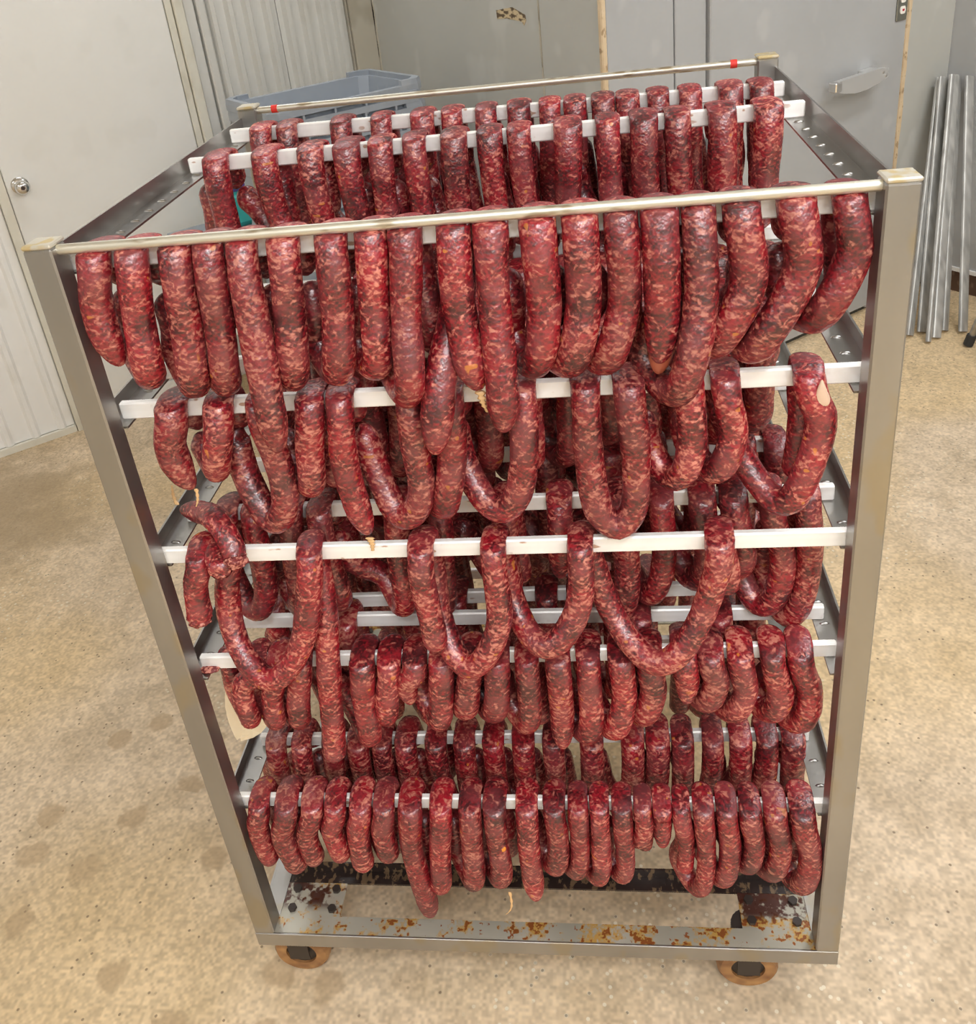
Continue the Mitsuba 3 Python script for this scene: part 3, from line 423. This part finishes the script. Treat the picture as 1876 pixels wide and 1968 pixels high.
def hang(row, items, base, fine=True, hw=.042, lean=None, backs=None, tails=None):
    zl = LEVEL[STICKS[row][1]]; rng = np.random.default_rng(sum(map(ord, row))); keys = []
    tops = [it[0][0][0] for it in items]
    where = f'on the {stick_name(row)}'; group = f'sausages on the {stick_name(row)}'
    for i, it in enumerate(items):
        pts, mode = it[0], it[1]
        gap = min([abs(tops[i] - tops[j]) for j in (i - 1, i + 1) if 0 <= j < len(items)] + [9])
        r = min(base * rng.uniform(.95, 1.05), .492 * gap)
        xt = pts[0][0]; ys = stick_y(row, xt); yf, yb = ys - ST - r - GAP, ys + ST + r + GAP
        zj = zl - .045
        nxt = items[i + 1][1] if i + 1 < len(items) else 'e'
        if backs and i in backs: P = [tuple(q) for q in backs[i]]
        elif nxt in ('h', 'u') and items[i + 1][0][0][0] - xt < .16: P = [(xt + .004, yb, zj + .006)]
        else:
            dpt = rng.uniform(.08, .16) if fine else rng.uniform(.06, .12); P = [(xt + rng.uniform(-.004, .012), yb + .002, zl - dpt), (xt + .003, yb, zj)]
        P += [(xt + .001, yb, zl + .004), over(xt, ys, zl, r)]
        zt = zl + .006
        lw = [(x, z) for x, z in pts[1:]]
        lo = lean.get(i, 0) if lean else 0
        def ly(z): return yf - lo * float(np.clip((zl - z) / .15, 0, 1))
        P += [(xt, yf, zt)]
        if mode in ('e', 'e2'):
            P += [(x, ly(z), z) for x, z in lw]
        else:
            xn, zn = lw[-1]
            P += [(x, ly(z), z) for x, z in lw[:-1] if z > zn + .06]
            if mode == 'h':
                xa = xn - hw; prev = tops[i - 1] + .004 if i else xn - hw
                xup = prev if abs(prev - xa) < .09 else xa
                top = zj - .004 if i else zn + .13
                P += [(xn, ly(zn), zn + .030), (xn - .42 * hw, ys - .55 * lo, zn + .004), (xa, yb, zn + .032)]
                if top - zn > .11: P += [(.6 * xa + .4 * xup, yb, zn + .4 * (top - zn))]
                P += [(xup, yb, top)]
            else:
                xa, za = it[2]
                prev = tops[i - 1] + .004 if i else xa
                dp = .022 + .12 * abs(xn - xa)
                P += [(xn, ly(zn), zn), ((xn + xa) / 2 + .006, (ys + yf) / 2 - .5 * lo, min(zn, za) - dp), (xa, yb, za)]
                if zj - za > .10: P += [(.4 * xa + .6 * prev, yb, .5 * (za + zj))]
                P += [(prev, yb, zj - .004)]
        what = 'mottled red sausage'
        if mode == 'e' and fine: what = 'free-ended mottled red sausage'
        if mode == 'u': what = 'wide U-shaped red sausage'
        k = sausage(P, r, f'{what} {where}, {NTH[i]} from left', group, fine, zflat=zl + SH + .001, end1='taper' if mode == 'e' else 'round', end0='taper' if backs and i in backs else 'round')
        keys.append(k)
    return keys
R = ROWS
k1c = hang('1c', R['1c'], .0218, lean={4: .022, 8: .024, 10: .02, 15: .02, 14: .012, 9: .008}, backs={9: [(-.047, -.004, 1.200), (-.036, .002, 1.265), (-.024, .022, 1.320), (-.006, .060, 1.375), (.004, .076, 1.43)]})
k2a = hang('2a', [x for x in R['2a'] if True], .0205, lean={4: .012}) if False else None
rows2 = [list(x) for x in R['2a']]
for j in (9, 8): del rows2[j]
k2a = hang('2a', rows2, .0205)
zt = LEVEL[2]; r = .0203; yb2 = .064 + ST + r + GAP
kJ = sausage([(.150, yb2, zt - .09), (.151, yb2, zt), over(.151, .064, zt, r), (.151, .0365, zt + .01), (.150, .036, 1.183), (.154, .035, 1.110), (.164, .035, 1.067), (.184, .035, 1.049), (.204, .035, 1.070), (.211, .0355, 1.115), (.212, .036, 1.172), (.207, .0365, zt + .01), over(.206, .064, zt, r), (.203, yb2, zt), (.200, yb2, zt - .03)],
             r, 'sausage rope draped twice over the front stick of the second tier, right of centre', None, zflat=zt + SH + .001)
k4a = hang('4a', [x for i, x in enumerate(R['4a']) if i != 3], .0205, hw=.038)
for j in (0, 17): R['5a'][j][1] = 'e2'
R['5a'][0][0] = [[-.455, .524], [-.462, .451], [-.463, .385], [-.453, .347]]
k5a = hang('5a', R['5a'], .0203, hw=.034)
k3b = hang('3b', R['3b'], .0205)
def generic(row, xs, d0, d1, seed, pe=.3):
    rg = np.random.default_rng(seed); zl = LEVEL[STICKS[row][1]]; out = []
    for x in xs:
        D = rg.uniform(d0, d1); a = rg.normal(0, .006)
        out.append([[(x, zl + .01), (x + a * .6, zl - D * .55), (x + a, zl - D)], 'e2' if rg.random() < pe else 'h'])
    return out
hang('1a', generic('1a', R['1a'], .20, .25, 1), .0215)
hang('1b', generic('1b', R['1b'], .150, .172, 2), .0220)
for row, d0, d1, fine in (('2b', .15, .19, True), ('2c', .15, .19, True), ('2d', .15, .19, False), ('2e', .14, .17, False), ('3c', .15, .19, False), ('4x', .16, .2, False), ('4b', .19, .24, False), ('5b', .16, .22, True)):
    if row == '4b': R[row] = [x for x in R[row] if min(abs(x - q) for q in (-.271, .213, .337)) > .036]
    hang(row, generic(row, R[row], d0, d1, sum(map(ord, row)), 2 if row == '4x' else .3), .0205, fine)
hang('3d', generic('3d', np.linspace(-.42, .43, 13), .15, .19, 31), .0205, False)
hang('4c', generic('4c', np.linspace(-.42, .42, 12), .18, .22, 32), .0205, False)
hang('3e', generic('3e', np.linspace(-.43, .43, 11), .15, .19, 33), .0205, False)
hang('4d', generic('4d', np.linspace(-.43, .42, 11), .18, .22, 34), .0205, False)
hang('5c', generic('5c', np.array([-.44, -.37, -.30, -.22, .02, .09, .30, .36, .42]), .15, .19, 35), .0205, False)
hang('5d', generic('5d', np.linspace(-.43, .42, 11), .15, .19, 36), .0205, False)

# the loose ropes over the front stick of the third tier
z3, y3, r = LEVEL[3], .045, .0196
yf, yb = y3 - ST - r - GAP, y3 + ST + r + GAP
def T3(x): return over(x, y3, z3, r)
G3 = None
k = sausage([(-.433, yb - .004, z3 + .003), T3(-.431), (-.431, yf, z3 + .006), (-.440, yf, .985), (-.449, yf, .930), (-.451, yf, .914)], r, 'short broken sausage piece at the left end of the front stick of the third tier', None, zflat=z3 + SH + .001, end1='cut', rough=.075)
labels_last = [k]
kA = sausage([(-.392, yf - .004, 1.010), (-.394, yf - .002, z3 + .022), T3(-.402), (-.397, yb, z3 + .002), (-.410, yb, .965), (-.424, .064, .905), (-.414, .040, .840), (-.362, .005, .800), (-.301, .008, .860), (-.272, .014, .948), (-.260, yf, z3 + .006), T3(-.262), (-.266, yb, z3), (-.266, .066, .955), (-.264, .052, .905), (-.267, .039, .855), (-.285, .036, .718), (-.299, .035, .590)],
             r, 'long sausage rope with a torn end, looping across the left of the third tier', None, zflat=z3 + SH + .001, end0='cut', rough=.06)
kP = sausage([(-.488, .118, 1.046), (-.462, .112, 1.046), (-.430, .088, 1.056), (-.398, .052, 1.066), (-.376, .028, 1.052), (-.366, .012, 1.030)], .0178, 'torn sausage end lying across two sticks at the left of the third tier', None, end0='taper', end1='cut', rough=.07)
tail(kP, [(-.490, .119, 1.054), (-.494, .122, 1.066), (-.492, .12, 1.078), (-.491, .121, 1.088)])
kB = sausage([(-.094, yf - .004, .850), (-.094, yf - .002, .913), (-.098, yf, .971), (-.096, yf, z3 + .006), T3(-.095), (-.093, yb, z3), (-.091, yb, .948), (-.088, .052, .880), (-.046, .003, .824), (.002, .006, .885), (.010, .014, .949), (.009, yf, z3 + .006), T3(.010), (.012, yb, z3), (.017, yb, .944), (.028, .056, .888), (.072, .004, .862), (.117, .010, .910), (.130, .015, .970), (.131, yf, z3 + .006),
              T3(.132), (.137, yb, z3), (.151, yb, .934), (.177, .054, .862), (.233, .002, .829), (.288, .008, .892), (.312, .015, .966), (.319, yf, z3 + .006), T3(.321), (.327, yb, z3), (.334, yb, .955), (.336, yb + .003, .90)],
             r, 'long sausage rope swagged in three loops across the middle of the third tier', None, zflat=z3 + SH + .001, rough=.055)

# casing tails, flaps and fat patches
tail(k1c[9], [(.019, .012, 1.281), (.021, .010, 1.270), (.022, .010, 1.262), (.026, .012, 1.250)], .006)
tail(k2a[0], [(-.408, .036, 1.135), (-.409, .036, 1.122), (-.412, .037, 1.112), (-.416, .037, 1.104)], .003)
tail(k2a[4], [(-.167, .030, 1.045), (-.165, .030, 1.034), (-.166, .030, 1.022)], .006)
tail(k5a[9], [(-.035, .020, .276), (-.034, .018, .252), (-.037, .018, .232), (-.047, .018, .217)], .0028)
def blob(parent, name, c, rad, mat, label, ax=None):
    m = trimesh.creation.icosphere(subdivisions=2); m.apply_scale(rad)
    if ax is not None: m.apply_transform(trimesh.transformations.rotation_matrix(ax[0], ax[1]))
    v = m.vertices
    if name == 'casing_flap': v[:, 0] *= np.clip(1 - v[:, 2] / rad[2] * .62, .25, 1.4) * .8
    v[:] = v * (1 + .12 * (meshkit.noise(v * 300 + 3, 2)[:, None] - .5)) + np.array(c)
    obj(name, m, mat, parent, True, label=label)
blob(k5a[9], 'fat_patch', (-.0385, .0055, .412), (.0105, .0045, .009), 'fat_orange', 'orange patch of fat')
blob(k2a[-1], 'casing_flap', (.4395, .0185, 1.250), (.009, .0035, .019), 'casing_pale', 'pale flap of loose casing', (-.25, (0, 1, 0)))
m, uv = tube([(.246, .019, 1.325), (.245, .018, 1.312), (.243, .017, 1.298), (.242, .017, 1.290)], .0165, 14, .006, 'cut', 'taper', 5, .05, 990)
obj('casing_tip', m, 'casing_red', k1c[14], True, label='translucent empty casing tip')
def torn(parent, c, rad, seed):
    m = trimesh.creation.icosphere(subdivisions=3); v = m.vertices
    v[:] = v * rad * (1 + .9 * (meshkit.fbm(v * 2.2 + seed, 3)[:, None] - .5)) * np.array([1, 1, .7]) + np.array(c); obj('torn_end', m, 'meat_inside', parent, True, label='ragged torn meat end')
torn(kP, (-.365, .011, 1.028), .0165, 3); torn(kA, (-.392, .0135, 1.008), .0165, 8); torn(labels_last[0], (-.451, .0155, .913), .0165, 5)
# a curl of paper behind the left end of the fourth tier
LZ = [.672, .655, .635, .612, .59, .57, .552, .538, .528]; LX = [-.502, -.511, -.517, -.522, -.524, -.5245, -.523, -.5215, -.519]; RX = [-.44] * 5 + [-.448, -.462, -.480, -.505]
n, V = 9, []
for i in range(n):
    for t in (0, .34, .67, 1):
        x = LX[i] + (RX[i] - LX[i]) * t; y = .131 - .013 * t + .006 * math.sin(3.1 * t); z = LZ[i] + .012 * t * (i / 8)
        V += [(x, y, z), (x, y + .0014, z)]
V = np.array(V); F = []
for i in range(n - 1):
    o, u = 8 * i, 8 * (i + 1)
    for q in (0, 2, 4): F += [(o + q, o + q + 2, u + q + 2), (o + q, u + q + 2, u + q), (o + q + 1, u + q + 3, o + q + 3), (o + q + 1, u + q + 1, u + q + 3)]
    F += [(o, u, u + 1), (o, u + 1, o + 1), (o + 6, o + 7, u + 7), (o + 6, u + 7, u + 6)]
k = obj('paper_sheet', trimesh.Trimesh(V, np.array(F)), 'paper', None); tag(k, 'curl of cream paper stuck behind the leftmost sausage of the fourth tier', 'paper')

sc = trimesh.creation.icosphere(subdivisions=2); v = sc.vertices; v[:] = v * np.array([.017, .009, .0045]) * (1 + .5 * (meshkit.noise(v * 3 + 4, 4)[:, None] - .5)) + np.array([-.4835, .0555, .7735])
k = obj('meat_scrap', sc, 'meat_inside', None, True); tag(k, 'small dark red scrap of meat lying on the left rail of the fourth tier', 'meat scrap')

# ------------------------------------------------------------------ around the room
def tote():
    L, Wd, H, t = .302, .218, .15, .004
    def ring(l, w, z, c=.03): return [(l - c, w, z), (l, w - c, z), (l, -w + c, z), (l - c, -w, z), (-l + c, -w, z), (-l, -w + c, z), (-l, w - c, z), (-l + c, w, z)]
    hull = lambda a: man(trimesh.convex.convex_hull(np.array(a, float)))
    body = hull(ring(L - .055, Wd - .05, 0) + ring(L - .022, Wd - .022, H)) - hull(ring(L - .059, Wd - .054, t) + ring(L - .026, Wd - .026, H + .02))
    lip = hull(ring(L, Wd, H - .022) + ring(L, Wd, H)) - hull(ring(L - .005, Wd - .005, H - .03) + ring(L - .005, Wd - .005, H - .006)) - hull(ring(L - .0255, Wd - .0255, H - .03) + ring(L - .0255, Wd - .0255, H + .01))
    hand = lip
    for sx in (-1, 1):                                               # the rim steps up at both ends
        a, b = sorted((sx * (L - .095), sx * L))
        e = (hull([(x, y, z) for x, y, z in ring(L, Wd, H - .001) + ring(L - .003, Wd - .003, H + .018)]) - hull(ring(L - .022, Wd - .022, H - .03) + ring(L - .022, Wd - .022, H + .03))) ^ man(box(a, b, -1, 1, -1, 1))
        hand = hand + e
    m = body + hand
    rib = [man(box(x - .004, x + .004, -Wd + .004, Wd - .004, .085, H - .012)) - hull(ring(L - .040, Wd - .040, -.01) + ring(L - .026, Wd - .026, H + .02)) for x in (-.18, -.06, .06, .18)]
    for q in rib: m = m + q
    return tri(m)
NTHL = NTH + ['twenty-fifth', 'twenty-sixth', 'twenty-seventh', 'twenty-eighth', 'twenty-ninth', 'thirtieth', 'thirty-first']
TOTE = mikit.ply(tote(), 'tote_plastic'); NT = 31
for i in range(NT):
    z = .002 + .0376 * i; w = .004 * math.sin(i * 2.3)
    k = obj('plastic_tote', {**TOTE, 'to_world': T().translate([*(E1 * (.917 + w) + E2 * (2.36 + .004 * math.cos(i * 1.7))), z]).rotate([0, 0, 1], 38.99 + 1.2 * math.sin(i * 1.9))}, None)
    if i == NT - 1: tag(k, 'grey plastic tote, open topmost one of the tall nested stack behind the rack', 'tote', 'nested grey plastic totes')
    else: tag(k, f'grey plastic tote nested in the tall stack behind the rack, {NTHL[NT - 1 - i]} from the top', 'tote', 'nested grey plastic totes')
# white drum in front of the totes
c = np.array([-.475, 2.06])
m = lathe([(0, .002), (.185, .002), (.19, .01), (.195, .80), (.205, .805), (.207, .835), (.20, .84), (.196, .825), (.19, .824), (.186, .80), (.18, .05), (0, .05)], 40); m.apply_translation((*c, 0))
k = obj('plastic_drum', m, 'white_plastic', None, 40); tag(k, 'white plastic drum on the floor in front of the tote stack', 'drum')
obj('rim_band', (lambda q: (q.apply_translation((*c, 0)), q)[1])(lathe([(.1955, .70), (.200, .702), (.200, .715), (.1955, .717), (.1955, .70)], 40)), 'white_plastic', k, 40)
c = np.array([-.10, 2.02])
m = lathe([(0, .002), (.15, .002), (.155, .01), (.165, .66), (.172, .664), (.172, .69), (.150, .715), (.05, .722), (0, .722)], 40); m.apply_translation((*c, 0))
k = obj('lidded_bin', m, 'dark_plastic', None, 40); tag(k, 'dark grey lidded bin standing right of the white drum', 'bin')
kn = lathe([(0, .722), (.02, .722), (.016, .735), (.02, .742), (0, .745)], 20); kn.apply_translation((*c, 0)); obj('lid_knob', kn, 'dark_plastic', k, 40)
# low grey table with a purple packet, behind the rack's far left post
p = rpt(.10, 2.74, 0); tb = thing('side_table', 'low grey side table behind the left rear post of the rack', 'table')
obj('tabletop', room(cbox(.40, .84, 2.68, 3.03, .72, .75, .004)), 'tote_plastic', tb)
for s_ in (.42, .82):
    for m_ in (2.70, 3.01): obj('leg', room(cbox(s_ - .015, s_ + .015, m_ - .015, m_ + .015, 0, .719, .002)), 'tote_plastic', tb)
pk = thing('soap_packet', 'purple and teal packet standing on the low grey side table', 'packet')
def pillow(s0, s1, m0, m1, z0, z1): return room(cbox(s0, s1, m0, m1, z0, z1, min(.02, (m1 - m0) * .4)))
obj('bag', pillow(.63, .80, 2.82, 2.90, .894, 1.03), 'purple', pk); obj('bottom_band', pillow(.63, .80, 2.82, 2.90, .7505, .893), 'teal', pk, label='teal lower band')
kk = room(prism_sz([(.72 + .03 * math.cos(a), .95 + .03 * math.sin(a)) for a in np.linspace(0, 6.283, 18, endpoint=False)], 2.817, 2.8202)); obj('logo_patch', kk, 'white_plastic', pk, label='white round patch')
# spare sticks leaning in the corner
TOPS = ((1.628, 3.262), (1.648, 3.278), (1.690, 3.305), (1.697, 3.292), (1.707, 3.280), (1.740, 3.247))
for i, ((x, y), (tx, ty), wd, rot) in enumerate(zip(((1.458, 2.772), (1.514, 2.800), (1.510, 2.700), (1.552, 2.735), (1.606, 2.800), (1.672, 2.780)), TOPS, (.046, .050, .034, .044, .046, .046), (8, -5, 20, -12, 10, -6))):
    o = (0, .045, .105, .06, .015, 0)[i]; b = np.array([x, y, .004]); top = np.array([tx - .33 * o, ty - .94 * o, .955 + .185 * o]); Ls = np.linalg.norm(top - b)
    a = (top - b) / Ls; u = np.array([math.cos(math.radians(39 + rot)), math.sin(math.radians(39 + rot)), 0]); u -= a * (u @ a); u /= np.linalg.norm(u); v = np.cross(a, u)
    prof = [(math.copysign(abs(math.cos(t)) ** .7, math.cos(t)) * wd / 2, math.copysign(abs(math.sin(t)) ** .7, math.sin(t)) * .010) for t in np.linspace(0, 6.2832, 20, endpoint=False)]
    e = extrude_z(prof, 0.004, Ls); e.apply_transform(orient([u, v, a], b))
    k = obj('smoke_stick', e, 'spare_stick', None, 40)
    tag(k, f'grey spare sausage stick leaning in the corner, {NTH[i]} from the left', 'stick', 'spare sausage sticks leaning in the corner')
# the stool at the right edge
st = thing('step_stool', 'silver legged step stool with black rubber feet, cut off by the right edge', 'stool')
for j, (fx, fy, tx, ty) in enumerate(((1.655, 2.655, 1.74, 2.62), (1.97, 2.78, 1.90, 2.74), (1.70, 2.35, 1.765, 2.39), (2.02, 2.46, 1.945, 2.48))):
    lg = obj('leg', cyl((fx, fy, .03), (tx, ty, .44), .0125, 14), 'steel_clean', st, 40)
    dd = np.array([tx - fx, ty - fy, .41]); dd /= np.linalg.norm(dd); f0 = np.array([fx, fy, .03]) - dd * .024
    obj('rubber_foot', cyl(f0, f0 + dd * .045, .019, 16), 'rubber', lg, 40)
stp = cbox(1.72, 1.97, 2.37, 2.76, .441, .470, .006); obj('seat', stp, 'steel_clean', st)
